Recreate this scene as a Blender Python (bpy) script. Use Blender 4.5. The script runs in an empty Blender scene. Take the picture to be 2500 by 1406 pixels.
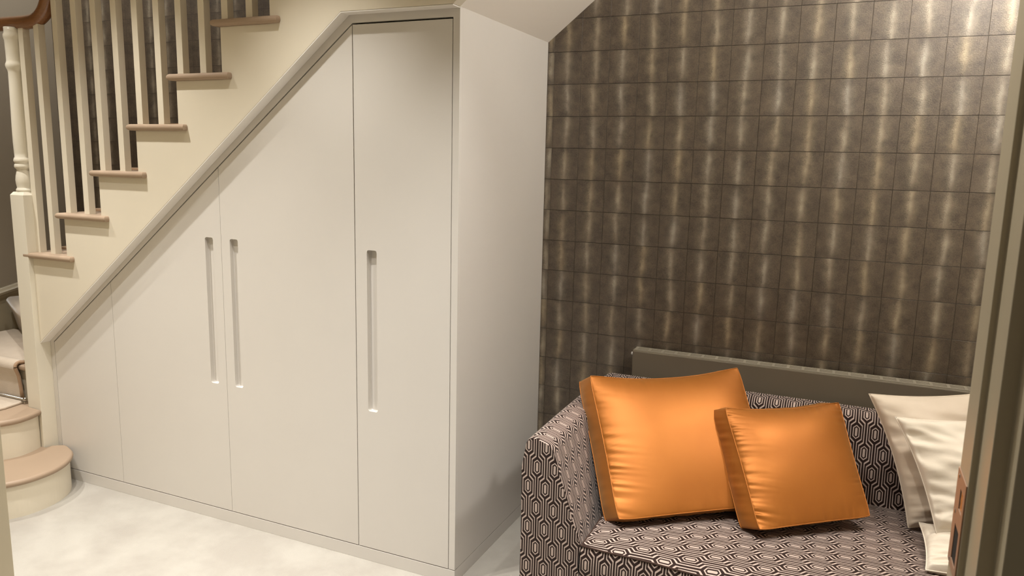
import bpy, bmesh, math, random
from mathutils import Vector, Matrix, noise
from mathutils.geometry import tessellate_polygon

random.seed(7)
S = bpy.context.scene
COL = S.collection

# ------------------------------------------------------------------ camera, world, exposure
cam_d = bpy.data.cameras.new('camera'); cam = bpy.data.objects.new('camera', cam_d); COL.objects.link(cam)
cam_d.sensor_width = 36.0; cam_d.lens = 36.0 * 1847.4 / 2500.0
cam_d.clip_start = 0.02
CR = ((0.91294149, 0.40749987, 0.02194773), (0.08746913, -0.14286286, -0.98586985), (-0.39860632, 0.90196123, -0.16606909))
CC = (1.250207, -2.349026, 1.595092)
m = Matrix.Identity(4)
for i in range(3):
    m[i][0] = CR[0][i]; m[i][1] = -CR[1][i]; m[i][2] = -CR[2][i]; m[i][3] = CC[i]
cam.matrix_world = m
cam_d.dof.use_dof = True; cam_d.dof.focus_distance = 2.9; cam_d.dof.aperture_fstop = 12.0
S.camera = cam

W = bpy.data.worlds.new('world'); S.world = W; W.use_nodes = True
W.node_tree.nodes['Background'].inputs[0].default_value = (1.0, 0.86, 0.66, 1)
W.node_tree.nodes['Background'].inputs[1].default_value = 0.10
S.view_settings.view_transform = 'Standard'; S.view_settings.look = 'None'
S.view_settings.gamma = 1.0; S.view_settings.use_curve_mapping = False
S.view_settings.exposure = 0.0

LAMP_WATT = 28.5
LAMP_COL = (1.0, 0.968, 0.915)
LAMPS = [(-2.40, -0.55), (-1.45, -0.55), (-0.50, -0.55), (0.45, -0.55),
         (-1.65, -1.0), (-0.70, -1.0), (0.25, -1.0), (1.12, -1.0)]  # last one is unseen, added to brighten the right door frame
CEIL = 2.80
DOME_WATT = 66.0

# ------------------------------------------------------------------ helpers
def srgb(r, g, b):
    f = lambda c: (c / 255 / 12.92) if c / 255 <= 0.04045 else ((c / 255 + 0.055) / 1.055) ** 2.4
    return (f(r), f(g), f(b), 1.0)

class NT:
    def __init__(s, name):
        s.m = bpy.data.materials.new(name); s.m.use_nodes = True
        s.t = s.m.node_tree; s.b = s.t.nodes['Principled BSDF']
    def n(s, typ, **kw):
        x = s.t.nodes.new(typ)
        for k, v in kw.items(): setattr(x, k, v)
        return x
    def set(s, sock, v):
        if isinstance(v, bpy.types.NodeSocket): s.t.links.new(v, sock)
        else: sock.default_value = v
    def math(s, op, a, b=0.0, c=0.0, clamp=False):
        x = s.n('ShaderNodeMath', operation=op, use_clamp=clamp)
        s.set(x.inputs[0], a); s.set(x.inputs[1], b); s.set(x.inputs[2], c)
        return x.outputs[0]
    def mix(s, f, a, b):
        x = s.n('ShaderNodeMix', data_type='RGBA')
        s.set(x.inputs[0], f); s.set(x.inputs[6], a); s.set(x.inputs[7], b)
        return x.outputs[2]
    def noise(s, vec, scale, detail=3.0, rough=0.5):
        x = s.n('ShaderNodeTexNoise'); s.set(x.inputs['Vector'], vec)
        x.inputs['Scale'].default_value = scale; x.inputs['Detail'].default_value = detail; x.inputs['Roughness'].default_value = rough
        return x.outputs['Fac']
    def bump(s, h, strength, dist):
        x = s.n('ShaderNodeBump'); x.inputs['Strength'].default_value = strength; x.inputs['Distance'].default_value = dist
        s.set(x.inputs['Height'], h); s.set(s.b.inputs['Normal'], x.outputs[0])
    def obj(s):
        return s.n('ShaderNodeTexCoord').outputs['Object']
    def P(s, **kw):
        for k, v in kw.items(): s.set(s.b.inputs[k.replace('_', ' ')], v)

def paint(name, c, rough=0.45, var=0.03, bump=0.03, spec=0.4):
    t = NT(name); o = t.obj()
    f = t.noise(o, 3.0, 4)
    c2 = tuple(x * (1 - var * 2) for x in c[:3]) + (1,)
    t.P(Base_Color=t.mix(f, c, c2), Roughness=rough, Specular_IOR_Level=spec)
    t.bump(t.noise(o, 350, 2), bump, 0.001)
    return t.m

def fabric(name, c, c2, scale=300, rough=0.85, sheen=0.3, bump=0.3):
    t = NT(name); o = t.obj()
    f = t.noise(o, 14, 4); g = t.noise(o, scale, 3)
    t.P(Base_Color=t.mix(f, c, c2), Roughness=rough, Specular_IOR_Level=0.2, Sheen_Weight=sheen, Sheen_Roughness=0.4)
    t.bump(g, bump, 0.0015)
    return t.m

M = {}
M['door'] = paint('cupboard_paint', srgb(216, 211, 204), 0.42)
M['cream'] = paint('cream_paint', srgb(222, 213, 194), 0.42)
M['newel'] = paint('cream_gloss', srgb(226, 219, 202), 0.32)
M['strip'] = paint('underside_bounce_pale', srgb(244, 240, 234), 0.5)  # floor bounce on the string board's underside, put into the colour
M['soffit'] = paint('soffit_paint', srgb(243, 236, 226), 0.6)
M['ceil'] = paint('ceiling_paint', srgb(235, 230, 220), 0.8)
M['wallgrey'] = paint('grey_wall_paint', srgb(150, 140, 124), 0.7)
M['skirt'] = paint('taupe_gloss', srgb(158, 148, 126), 0.25)
M['frame'] = paint('door_frame_paint', srgb(188, 176, 150), 0.35)
M['tread'] = paint('tread_stain', srgb(168, 146, 124), 0.5, 0.08)
M['rad'] = paint('radiator_paint', srgb(112, 103, 88), 0.4)
M['radgrille'] = paint('radiator_grille_paint', srgb(150, 142, 126), 0.4)
M['raddark'] = paint('radiator_inside', srgb(60, 55, 46), 0.6)
M['white'] = paint('white_plastic', srgb(235, 235, 230), 0.3)
M['dark'] = paint('dark_shade_and_legs', srgb(30, 26, 22), 0.8)  # shade painted dark behind door gaps and in the bolt hole; also sofa legs
M['chrome'] = paint('steel', srgb(190, 186, 178), 0.25); M['chrome'].node_tree.nodes['Principled BSDF'].inputs['Metallic'].default_value = 1.0
M['copper'] = paint('brass_plate', srgb(180, 146, 122), 0.4, 0.06); M['copper'].node_tree.nodes['Principled BSDF'].inputs['Metallic'].default_value = 0.3

def wood():
    t = NT('handrail_wood'); o = t.obj()
    mp = t.n('ShaderNodeMapping'); t.set(mp.inputs[0], o); mp.inputs['Scale'].default_value = (6, 60, 60)
    f = t.noise(mp.outputs[0], 3, 5, 0.6)
    t.P(Base_Color=t.mix(f, srgb(100, 62, 34), srgb(146, 98, 56)), Roughness=0.22, Coat_Weight=0.4)
    return t.m
M['wood'] = wood()

def carpet():
    t = NT('cream_carpet'); o = t.obj()
    f = t.noise(o, 4.5, 4, 0.55); g = t.noise(o, 420, 2)
    r = t.n('ShaderNodeValToRGB'); t.set(r.inputs[0], f)
    r.color_ramp.elements[0].position = 0.40; r.color_ramp.elements[0].color = srgb(163, 157, 148)
    r.color_ramp.elements[1].position = 0.62; r.color_ramp.elements[1].color = srgb(174, 169, 160)
    t.P(Base_Color=r.outputs[0], Roughness=0.9, Specular_IOR_Level=0.1, Sheen_Weight=0.25)
    t.bump(g, 0.5, 0.003)
    return t.m
M['carpet'] = carpet()
M['runner'] = fabric('runner_carpet', srgb(205, 192, 175), srgb(184, 168, 150), 260, 0.9, 0.4, 0.6)
M['runneredge'] = fabric('runner_binding', srgb(176, 148, 122), srgb(158, 130, 104), 260, 0.9, 0.3, 0.5)

def satin():
    t = NT('orange_satin'); o = t.obj()
    f = t.noise(o, 5, 3); g = t.noise(o, 60, 3)
    t.P(Base_Color=t.mix(f, srgb(168, 104, 40), srgb(150, 86, 29)), Roughness=0.47, Metallic=0.45, Specular_IOR_Level=0.3,
        Sheen_Weight=0.2, Sheen_Tint=(1.0, 0.72, 0.35, 1), Sheen_Roughness=0.5)
    t.bump(g, 0.06, 0.002)
    return t.m
M['satin'] = satin()
M['satinpipe'] = fabric('orange_piping', srgb(214, 118, 48), srgb(196, 100, 38), 300, 0.5, 0.2, 0.1)
M['velvet'] = fabric('cream_velvet', srgb(222, 208, 190), srgb(206, 190, 170), 120, 0.6, 0.6, 0.12)
M['velvet2'] = fabric('pale_linen', srgb(232, 222, 206), srgb(222, 210, 192), 160, 0.7, 0.4, 0.15)

def pattern():
    """woven geometric upholstery: elongated ovals in rings with stripes bending round them; UV in pattern units"""
    t = NT('geometric_upholstery')
    uv = t.n('ShaderNodeUVMap'); uv.uv_map = 'UVMap'
    sp = t.n('ShaderNodeSeparateXYZ'); t.set(sp.inputs[0], uv.outputs[0])
    WX, WY = 257.0, 590.0
    fx = t.math('PINGPONG', sp.outputs[0], WX); fy = t.math('PINGPONG', sp.outputs[1], WY)
    def oval(x, y):
        qy = t.math('MAXIMUM', t.math('SUBTRACT', y, 90.0), 0.0)
        d = t.math('MAXIMUM', x, t.math('MULTIPLY', t.math('ADD', t.math('MULTIPLY', x, 0.85), qy), 0.76))
        core = t.math('LESS_THAN', d, 32.0)
        ring = t.math('LESS_THAN', t.math('ABSOLUTE', t.math('SUBTRACT', d, 81.0)), 14.0)
        return t.math('MAXIMUM', core, ring)
    a = oval(fx, fy)
    b = oval(t.math('SUBTRACT', WX, fx), t.math('SUBTRACT', WY, fy))
    tt = t.math('DIVIDE', fx, WX)
    s0 = t.math('SUBTRACT', t.math('SUBTRACT', fy, 295.0), t.math('MULTIPLY', t.math('SUBTRACT', tt, 0.5), 340.0))
    s1 = t.math('ADD', t.math('DIVIDE', s0, 260.0), 0.5, clamp=True)
    tp = t.math('ADD', tt, t.math('MULTIPLY', s1, 0.45))
    l1 = t.math('LESS_THAN', t.math('ABSOLUTE', t.math('SUBTRACT', tp, 0.6)), 0.052)
    l2 = t.math('LESS_THAN', t.math('ABSOLUTE', t.math('SUBTRACT', tp, 0.85)), 0.045)
    allv = t.math('MAXIMUM', t.math('MAXIMUM', a, b), t.math('MAXIMUM', l1, l2))
    o = t.obj(); g = t.noise(o, 500, 2)
    light = t.mix(g, srgb(196, 178, 168), srgb(176, 156, 144))
    t.P(Base_Color=t.mix(allv, srgb(38, 21, 15), light), Roughness=0.8, Specular_IOR_Level=0.2, Sheen_Weight=0.15)
    h = t.math('ADD', t.math('MULTIPLY', allv, -0.6), t.math('MULTIPLY', g, 0.4))
    t.bump(h, 0.25, 0.001)
    return t.m
M['pattern'] = pattern()
PU = 1.0 / 0.0001214     # pattern units per metre

def shagreen(tile_obj=True):
    """dark bronze shagreen paper with a pale pearly spine up the middle of every square"""
    t = NT('shagreen_square' if tile_obj else 'shagreen_paper'); tc = t.n('ShaderNodeTexCoord'); o = tc.outputs['Object']
    sp = t.n('ShaderNodeSeparateXYZ'); t.set(sp.inputs[0], o)
    if tile_obj:
        rnd = t.n('ShaderNodeObjectInfo').outputs['Random']
        x = sp.outputs[0]; z = sp.outputs[2]
        ofs = t.n('ShaderNodeCombineXYZ'); t.set(ofs.inputs[0], t.math('MULTIPLY', rnd, 37.0)); t.set(ofs.inputs[1], t.math('MULTIPLY', rnd, 11.0))
        va = t.n('ShaderNodeVectorMath', operation='ADD'); t.set(va.inputs[0], o); t.set(va.inputs[1], ofs.outputs[0]); o2 = va.outputs[0]
        en = t.math('MULTIPLY', t.noise(o2, 90, 2), 0.0026)
        ex = t.math('GREATER_THAN', t.math('ADD', t.math('ABSOLUTE', x), en), 0.0622); ez = t.math('GREATER_THAN', t.math('ADD', t.math('ABSOLUTE', z), en), 0.0676)
        edge = t.math('MULTIPLY', t.math('MAXIMUM', ex, ez), 0.5)
    else:
        rnd = 0.5
        x = t.math('SUBTRACT', t.math('MODULO', t.math('ADD', sp.outputs[0], 10.0 - 0.03 + 0.0035), 0.1235), 0.06175)
        zz = t.math('MODULO', t.math('ADD', sp.outputs[2], 10.0 - 2.058 + 0.125), 0.135)
        z = t.math('SUBTRACT', zz, 0.0675); o2 = o
        ex = t.math('GREATER_THAN', t.math('ABSOLUTE', x), 0.0608); ez = t.math('GREATER_THAN', t.math('ABSOLUTE', z), 0.0665)
        edge = t.math('MAXIMUM', ex, ez)
    grain = t.noise(o2, 260, 4, 0.65)
    pebble = t.noise(o2, 620, 2, 0.5)
    cloud = t.noise(o2, 26, 3, 0.55)
    # pale spine up the middle, a little crooked, wide and narrow by turns
    wv = t.n('ShaderNodeCombineXYZ'); t.set(wv.inputs[0], t.math('MULTIPLY', rnd, 91.0)); t.set(wv.inputs[2], sp.outputs[2])
    lean = t.math('MULTIPLY', t.math('MULTIPLY', t.math('SUBTRACT', t.math('FRACT', t.math('MULTIPLY', rnd, 17.3)), 0.5), 0.11), z)
    wob = t.math('ADD', t.math('ADD', lean, t.math('MULTIPLY', t.math('SUBTRACT', t.math('FRACT', t.math('MULTIPLY', rnd, 29.1)), 0.5), 0.010)), t.math('MULTIPLY', t.math('SUBTRACT', t.noise(wv.outputs[0], 14, 1), 0.5), 0.012))
    wid = t.math('ADD', 0.0025, t.math('MULTIPLY', t.noise(wv.outputs[0], 20, 1), 0.011))
    q = t.math('DIVIDE', t.math('ADD', t.math('SUBTRACT', x, wob), t.math('MULTIPLY', t.math('SUBTRACT', grain, 0.5), 0.016)), wid)
    spine = t.math('POWER', 2.718, t.math('MULTIPLY', t.math('MULTIPLY', q, q), -1.0))
    zenv = t.math('SUBTRACT', 1.0, t.math('POWER', t.math('DIVIDE', t.math('ABSOLUTE', t.math('ADD', z, t.math('MULTIPLY', t.math('SUBTRACT', t.math('FRACT', t.math('MULTIPLY', rnd, 7.7)), 0.5), 0.05))), 0.085), 2.0), clamp=True)
    qq = t.math('DIVIDE', t.math('SUBTRACT', x, wob), 0.021)
    halo = t.math('MULTIPLY', t.math('POWER', 2.718, t.math('MULTIPLY', t.math('MULTIPLY', qq, qq), -1.0)), t.math('MULTIPLY', cloud, t.math('MULTIPLY', zenv, 0.46)))
    env = t.math('ADD', -0.15, t.math('MULTIPLY', t.noise(wv.outputs[0], 22, 2), 1.6), clamp=True)
    f = t.math('ADD', t.math('MULTIPLY', t.math('MULTIPLY', spine, t.math('MULTIPLY', env, t.math('ADD', 0.35, zenv))), 0.30), halo)
    f = t.math('MULTIPLY', f, t.math('ADD', 0.30, t.math('MULTIPLY', t.math('ADD', grain, pebble), 0.70)), clamp=True)
    mot = t.math('ADD', t.math('MULTIPLY', t.math('SUBTRACT', grain, 0.5), 1.5), t.math('ADD', t.math('MULTIPLY', t.math('SUBTRACT', cloud, 0.5), 1.2), 0.5), clamp=True)
    base = t.mix(mot, srgb(52, 41, 31), srgb(112, 97, 79))
    tint = t.mix(rnd, srgb(200, 182, 148), srgb(200, 192, 176)) if tile_obj else srgb(190, 180, 160)
    c = t.mix(f, base, tint)
    c = t.mix(edge, c, srgb(50, 40, 30))
    t.P(Base_Color=c, Metallic=0.35, Roughness=t.math('SUBTRACT', 0.52, t.math('MULTIPLY', grain, 0.14)), Specular_IOR_Level=0.9,
        Coat_Weight=0.75, Coat_Roughness=0.47)
    t.bump(t.math('ADD', t.math('MULTIPLY', t.math('ADD', grain, pebble), 0.5), t.math('MULTIPLY', spine, 0.25)), 0.7, 0.0018)
    return t.m
M['shag'] = shagreen(True); M['shagwall'] = shagreen(False)

def emis(name, c, s):
    t = NT(name); t.P(Base_Color=(0.9, 0.9, 0.9, 1), Emission_Color=c, Emission_Strength=s); return t.m
M['lens'] = emis('lamp_lens', (1.0, 0.86, 0.69, 1), 6.0)

# ---- object plumbing
def tag(o, label=None, cat=None, group=None, kind=None):
    if label: o['label'] = label
    if cat: o['category'] = cat
    if group: o['group'] = group
    if kind: o['kind'] = kind
    return o

def empty(name, loc, label, cat, group=None, kind=None):
    o = bpy.data.objects.new(name, None); COL.objects.link(o); o.location = loc
    o.empty_display_size = 0.05
    return tag(o, label, cat, group, kind)

def wloc(o):
    p = Vector(o.location)
    return p + wloc(o.parent) if o.parent else p

def put(name, me, mat, parent=None, loc=None, smooth=False, bevel=0.0, seg=2, label=None):
    """link mesh whose coordinates are world coordinates; origin moved to its centre-bottom"""
    if loc is None:
        xs = [v.co for v in me.vertices]
        c = Vector((sum(v.x for v in xs) / len(xs), sum(v.y for v in xs) / len(xs), min(v.z for v in xs)))
        me.transform(Matrix.Translation(-c)); loc = c
    o = bpy.data.objects.new(name, me); COL.objects.link(o)
    if mat: me.materials.append(mat)
    if parent:
        o.parent = parent; o.location = Vector(loc) - wloc(parent)
    else: o.location = loc
    if smooth:
        for p in me.polygons: p.use_smooth = True
    if bevel:
        b = o.modifiers.new('bevel', 'BEVEL'); b.width = bevel; b.segments = seg; b.limit_method = 'ANGLE'; b.angle_limit = math.radians(40)
        b.harden_normals = False
    if label: o['label'] = label
    return o

def mk(name, verts, faces):
    me = bpy.data.meshes.new(name); me.from_pydata([tuple(v) for v in verts], [], faces)
    bm = bmesh.new(); bm.from_mesh(me); bmesh.ops.recalc_face_normals(bm, faces=bm.faces); bm.to_mesh(me); bm.free()
    me.update(); return me

def boxm(x0, x1, y0, y1, z0, z1):
    v = [(x, y, z) for x in (x0, x1) for y in (y0, y1) for z in (z0, z1)]
    f = [(0, 1, 3, 2), (4, 6, 7, 5), (0, 4, 5, 1), (2, 3, 7, 6), (0, 2, 6, 4), (1, 5, 7, 3)]
    return mk('box', v, f)

def box(name, x0, x1, y0, y1, z0, z1, mat, parent=None, bevel=0.0, **k):
    return put(name, boxm(x0, x1, y0, y1, z0, z1), mat, parent, bevel=bevel, **k)

def prismm(poly, ax, a0, a1):
    """extrude 2D polygon; ax 'y': poly is (x,z); 'z': (x,y); 'x': (y,z)"""
    def P(p, a):
        return (p[0], a, p[1]) if ax == 'y' else ((p[0], p[1], a) if ax == 'z' else (a, p[0], p[1]))
    n = len(poly)
    v = [P(p, a0) for p in poly] + [P(p, a1) for p in poly]
    f = [tuple(range(n)), tuple(range(2 * n - 1, n - 1, -1))] + [(i, (i + 1) % n, n + (i + 1) % n, n + i) for i in range(n)]
    return mk('prism', v, f)

def prism(name, poly, ax, a0, a1, mat, parent=None, bevel=0.0, **k):
    return put(name, prismm(poly, ax, a0, a1), mat, parent, bevel=bevel, **k)

def lathem(cx, cy, prof, n=28):
    v, f = [], []
    for r, z in prof:
        for i in range(n):
            a = 2 * math.pi * i / n; v.append((cx + r * math.cos(a), cy + r * math.sin(a), z))
    for j in range(len(prof) - 1):
        for i in range(n):
            f.append((j * n + i, j * n + (i + 1) % n, (j + 1) * n + (i + 1) % n, (j + 1) * n + i))
    f.append(tuple(range(n))); f.append(tuple((len(prof) - 1) * n + i for i in range(n)))
    return mk('lathe', v, f)

def tubem(path, rx, rz=None, n=16, up=Vector((0, 0, 1)), closed=False):
    rz = rz or rx; path = [Vector(p) for p in path]; v, f = [], []; L = len(path)
    for i, p in enumerate(path):
        if closed: d = path[(i + 1) % L] - path[i - 1]
        else: d = path[min(i + 1, L - 1)] - path[max(i - 1, 0)]
        d.normalize()
        s = d.cross(up)
        if s.length < 1e-4: s = d.cross(Vector((0, 1, 0)))
        s.normalize(); u = s.cross(d)
        for k in range(n):
            a = 2 * math.pi * k / n; v.append(p + s * (rx * math.cos(a)) + u * (rz * math.sin(a)))
    for i in range(L if closed else L - 1):
        j = (i + 1) % L
        for k in range(n):
            f.append((i * n + k, i * n + (k + 1) % n, j * n + (k + 1) % n, j * n + k))
    if not closed:
        f.append(tuple(range(n))); f.append(tuple((L - 1) * n + k for k in range(n)))
    return mk('tube', v, f)

def smoothpath(pts, n=6):
    pts = [Vector(p) for p in pts]; out = []
    for i in range(len(pts) - 1):
        p0 = pts[max(i - 1, 0)]; p1 = pts[i]; p2 = pts[i + 1]; p3 = pts[min(i + 2, len(pts) - 1)]
        for k in range(n):
            t = k / n
            out.append(0.5 * ((2 * p1) + (p2 - p0) * t + (2 * p0 - 5 * p1 + 4 * p2 - p3) * t * t + (3 * p1 - p0 - 3 * p2 + p3) * t ** 3))
    out.append(pts[-1]); return out

# ------------------------------------------------------------------ setting
XL, XR, YB, YF = -3.17, 2.70, 0.81, -1.20
STR = 'structure'
tag(box('floor', -4.2, 2.9, -3.3, 0.95, -0.06, 0.0, M['carpet']), 'cream cut pile carpet covering the whole floor', 'floor', kind=STR)
# back wall: papered, with the squares proud of it beside the cupboard
wall_back = tag(box('wall_back', XL - 0.1, XR + 0.1, YB + 0.0012, YB + 0.12, 0.0, 3.5, M['shagwall']), 'back wall papered in bronze shagreen squares behind the sofa and stairs', 'wall', kind=STR)
tw, th = 0.1235, 0.135
def tilemesh(w, h, t=0.0011, c=0.0008):
    v = [(-w / 2, 0, -h / 2), (w / 2, 0, -h / 2), (w / 2, 0, h / 2), (-w / 2, 0, h / 2),
         (-w / 2 + c, -t, -h / 2 + c), (w / 2 - c, -t, -h / 2 + c), (w / 2 - c, -t, h / 2 - c), (-w / 2 + c, -t, h / 2 - c)]
    return mk('tile', v, [(4, 5, 6, 7), (0, 1, 5, 4), (1, 2, 6, 5), (2, 3, 7, 6), (3, 0, 4, 7)])
tm = tilemesh(tw - 0.0008, th - 0.0008); tm.materials.append(M['shag'])
tn = tilemesh(0.029, th - 0.0008); tn.materials.append(M['shag'])
for r in range(-2, 13):
    zc = 2.058 - th * (r + 0.5)
    for c in range(-1, 15):
        xc = 0.0155 if c < 0 else 0.03 + tw * (c + 0.5)
        left = xc - tw / 2
        if zc - th / 2 > 2.10 + 0.80 * (xc + tw / 2): continue      # above the sloping soffit
        o = bpy.data.objects.new('tile', tn if c < 0 else tm); COL.objects.link(o); o.parent = wall_back
        o.location = Vector((xc, YB + 0.0012 - random.random() * 0.0004, zc)) - Vector(wall_back.location)
        o.rotation_euler = (0, math.radians(random.uniform(-0.25, 0.25)), 0)
tag(box('wall_left', XL - 0.12, XL, YF - 0.2, YB, 0.0, 3.5, M['wallgrey']), 'grey painted wall beside the turn of the stairs', 'wall', kind=STR)
tag(box('wall_right', XR, XR + 0.1, YF - 0.2, YB, 0.0, CEIL, M['wallgrey']), 'taupe wall at the right end of the room beyond the sofa', 'wall', kind=STR)
# skirting on the left wall, rising with the winders
def sk(y): return 0.806 + 0.2 * (y - 0.362)
bb = tag(prism('baseboard_left', [(-1.0, 0.0), (YB, 0.0), (YB, sk(YB) - 0.05), (-1.0, sk(-1.0) - 0.05)], 'x', XL, XL + 0.018, M['skirt'], None), 'taupe stair skirting board along the left wall', 'baseboard', kind=STR)
prof = [(0, -0.055), (0.022, -0.055), (0.024, -0.04), (0.030, -0.035), (0.032, -0.022), (0.024, -0.014), (0.016, -0.004), (0.012, 0.0), (0, 0.0)]
v = [(XL + a, y, sk(y) + b) for y in (-1.0, YB) for a, b in prof]; n = len(prof)
put('moulding', mk('mould', v, [(i, (i + 1) % n, n + (i + 1) % n, n + i) for i in range(n)] + [tuple(range(n)), tuple(range(n, 2 * n))]), M['skirt'], bb)
# ceilings
tag(box('ceiling', XL - 0.1, XR + 0.1, YF - 0.25, -0.05, CEIL, CEIL + 0.1, M['ceil']), 'white flat ceiling of the room', 'ceiling', kind=STR)
tag(box('ceiling', 0.90, XR + 0.1, -0.05, YB + 0.1, CEIL, CEIL + 0.1, M['ceil']), 'white flat ceiling above the sofa', 'ceiling', kind=STR)
tag(box('ceiling_stairwell', XL - 0.1, XR + 0.1, -0.05, YB + 0.1, 3.5, 3.58, M['ceil']), 'white ceiling high over the stairwell', 'ceiling', kind=STR)
sx = (CEIL - 2.10) / 0.80
tag(prism('ceiling_sloped', [(0.0, 2.10), (sx, CEIL), (sx, CEIL + 0.1), (-0.02, 2.20), (-0.02, 2.10)], 'y', 0.0, YB + 0.0005, M['soffit']),
    'sloping plaster underside of the stairs above the cupboard end', 'ceiling', kind=STR)
# wall between the viewer and the room with its wide opening
tag(box('wall_front', XL - 0.1, -0.75, YF - 0.15, YF, 0.0, CEIL, M['frame']), 'wall on the left of the wide opening', 'wall', kind=STR)
tag(box('wall_front', 1.60, XR + 0.1, YF - 0.15, YF, 0.0, CEIL, M['frame']), 'wall on the right of the wide opening', 'wall', kind=STR)
tag(box('wall_front', -0.75, 1.60, YF - 0.15, YF, 2.35, CEIL, M['frame']), 'wall above the wide opening', 'wall', kind=STR)
fp = [(1.419, -1.2), (1.419, -1.276), (1.427, -1.276), (1.427, -1.348), (1.4453, -1.348), (1.4453, -1.385), (1.54, -1.385), (1.54, -1.375), (1.64, -1.365), (1.64, -1.35), (1.60, -1.35), (1.60, -1.2)]
trim1 = tag(prism('trim_1', fp, 'z', 0.0, 2.35, M['frame'], bevel=0.0015), 'taupe stepped door frame with strike plate at right', 'door frame', kind=STR)
fl = [(-0.663, -1.2), (-0.75, -1.2), (-0.75, -1.35), (-0.76, -1.385), (-0.69, -1.385), (-0.69, -1.348), (-0.675, -1.348), (-0.675, -1.276), (-0.663, -1.276)]
tag(prism('trim_2', fl, 'z', 0.0, 2.35, M['frame'], bevel=0.0015), 'taupe door frame upright at the left edge', 'door frame', kind=STR)
# strike plate on the frame
sp0, sp1 = 1.063, 1.196
def plate():
    hole = [[(-1.226, 1.075), (-1.262, 1.075), (-1.262, 1.125), (-1.226, 1.125)], [(-1.236, 1.150), (-1.262, 1.150), (-1.262, 1.178), (-1.236, 1.178)]]
    outer = [(-1.2005, sp0), (-1.274, sp0), (-1.274, sp1), (-1.2005, sp1)]
    polys = [[Vector((a, b, 0)) for a, b in outer]] + [[Vector((a, b, 0)) for a, b in h] for h in hole]
    tri = tessellate_polygon(polys); pts = [p for q in polys for p in q]
    v = [(1.4172, p.x, p.y) for p in pts] + [(1.4188, p.x, p.y) for p in pts]; n = len(pts)
    f = [tuple(t) for t in tri]
    k = 0
    for q in polys:
        L = len(q)
        for i in range(L): f.append((k + i, k + (i + 1) % L, n + k + (i + 1) % L, n + k + i))
        k += L
    return mk('plate', v, f)
spl = put('strike_plate', plate(), M['copper'], trim1, label='coppery metal strike plate')
put('bolt_hole_shade', boxm(1.4183, 1.4189, -1.262, -1.226, 1.075, 1.125), M['dark'], spl)  # flat dark patch painted for the shade inside the hole
put('latch_recess', boxm(1.4183, 1.4189, -1.262, -1.236, 1.150, 1.178), M['chrome'], spl)
for zz in (1.068, 1.138, 1.188):
    put('screw', tubem([(1.4162, -1.216, zz), (1.4174, -1.216, zz)], 0.003, n=12), M['chrome'], spl)

# downlights in the ceiling: each carries its own light
for k, (lx, ly) in enumerate(LAMPS):
    place = ('first', 'second', 'third', 'fourth')[k % 4]
    d = empty('downlight', (lx, ly, CEIL), 'recessed ceiling downlight, ' + place + (' from the stairs in the row nearest the cupboard' if ly > -0.8 else ' from the stairs in the row nearest the opening'), 'downlight', 'recessed ceiling downlights')
    n = 32; v = []; f = []
    for r, z in ((0.045, CEIL - 0.001), (0.047, CEIL - 0.006), (0.036, CEIL - 0.004), (0.034, CEIL - 0.0005)):
        for i in range(n):
            a = 2 * math.pi * i / n; v.append((lx + r * math.cos(a), ly + r * math.sin(a), z))
    for j in range(3):
        for i in range(n): f.append((j * n + i, j * n + (i + 1) % n, (j + 1) * n + (i + 1) % n, (j + 1) * n + i))
    put('bezel', mk('bezel', v, f), M['white'], d, smooth=True)
    put('lens', lathem(lx, ly, [(0.034, CEIL - 0.002), (0.034, CEIL - 0.0005)], 24), M['lens'], d)
    ld = bpy.data.lights.new('downlight_beam', 'SPOT'); ld.energy = LAMP_WATT * 4; ld.color = LAMP_COL
    ld.spot_size = math.radians(86); ld.spot_blend = 1.0; ld.shadow_soft_size = 0.022
    lo = bpy.data.objects.new('downlight_beam', ld); COL.objects.link(lo); lo.parent = d; lo.location = (0, 0, -0.012)

# unseen lamp added high in the stairwell to brighten the stair wall
sl = empty('stairwell_fill', (-2.55, 0.38, 3.5), 'unseen lamp added high in the stairwell to brighten the turn of the stairs', 'downlight')
put('bezel', lathem(-2.55, 0.38, [(0.050, 3.492), (0.055, 3.496), (0.055, 3.4995)], 28), M['white'], sl)
put('lens', lathem(-2.55, 0.38, [(0.040, 3.489), (0.044, 3.4919)], 24), M['lens'], sl)
ld = bpy.data.lights.new('stairwell_fill_beam', 'SPOT'); ld.energy = 85.0; ld.color = LAMP_COL; ld.spot_size = math.radians(130); ld.spot_blend = 1.0; ld.shadow_soft_size = 0.04
lo = bpy.data.objects.new('stairwell_fill_beam', ld); COL.objects.link(lo); lo.parent = sl; lo.location = (0, 0, -0.03)

# flush dome light over the right end of the sofa
DX, DY = 1.88, 0.0
dl = empty('ceiling_light', (DX, DY, CEIL), 'round opal dome light on the ceiling above the right end of the sofa', 'ceiling light')
put('backplate', lathem(DX, DY, [(0.13, CEIL - 0.018), (0.135, CEIL - 0.012), (0.135, CEIL - 0.0005)], 32), M['white'], dl, smooth=False)
put('dome', lathem(DX, DY, [(0.02, CEIL - 0.072), (0.07, CEIL - 0.064), (0.105, CEIL - 0.045), (0.12, CEIL - 0.019)], 32), M['lens'], dl, smooth=True)
ld = bpy.data.lights.new('dome_glow', 'POINT'); ld.energy = DOME_WATT; ld.color = LAMP_COL; ld.shadow_soft_size = 0.09
lo = bpy.data.objects.new('dome_glow', ld); COL.objects.link(lo); lo.parent = dl; lo.location = (0, 0, -0.17)

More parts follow.
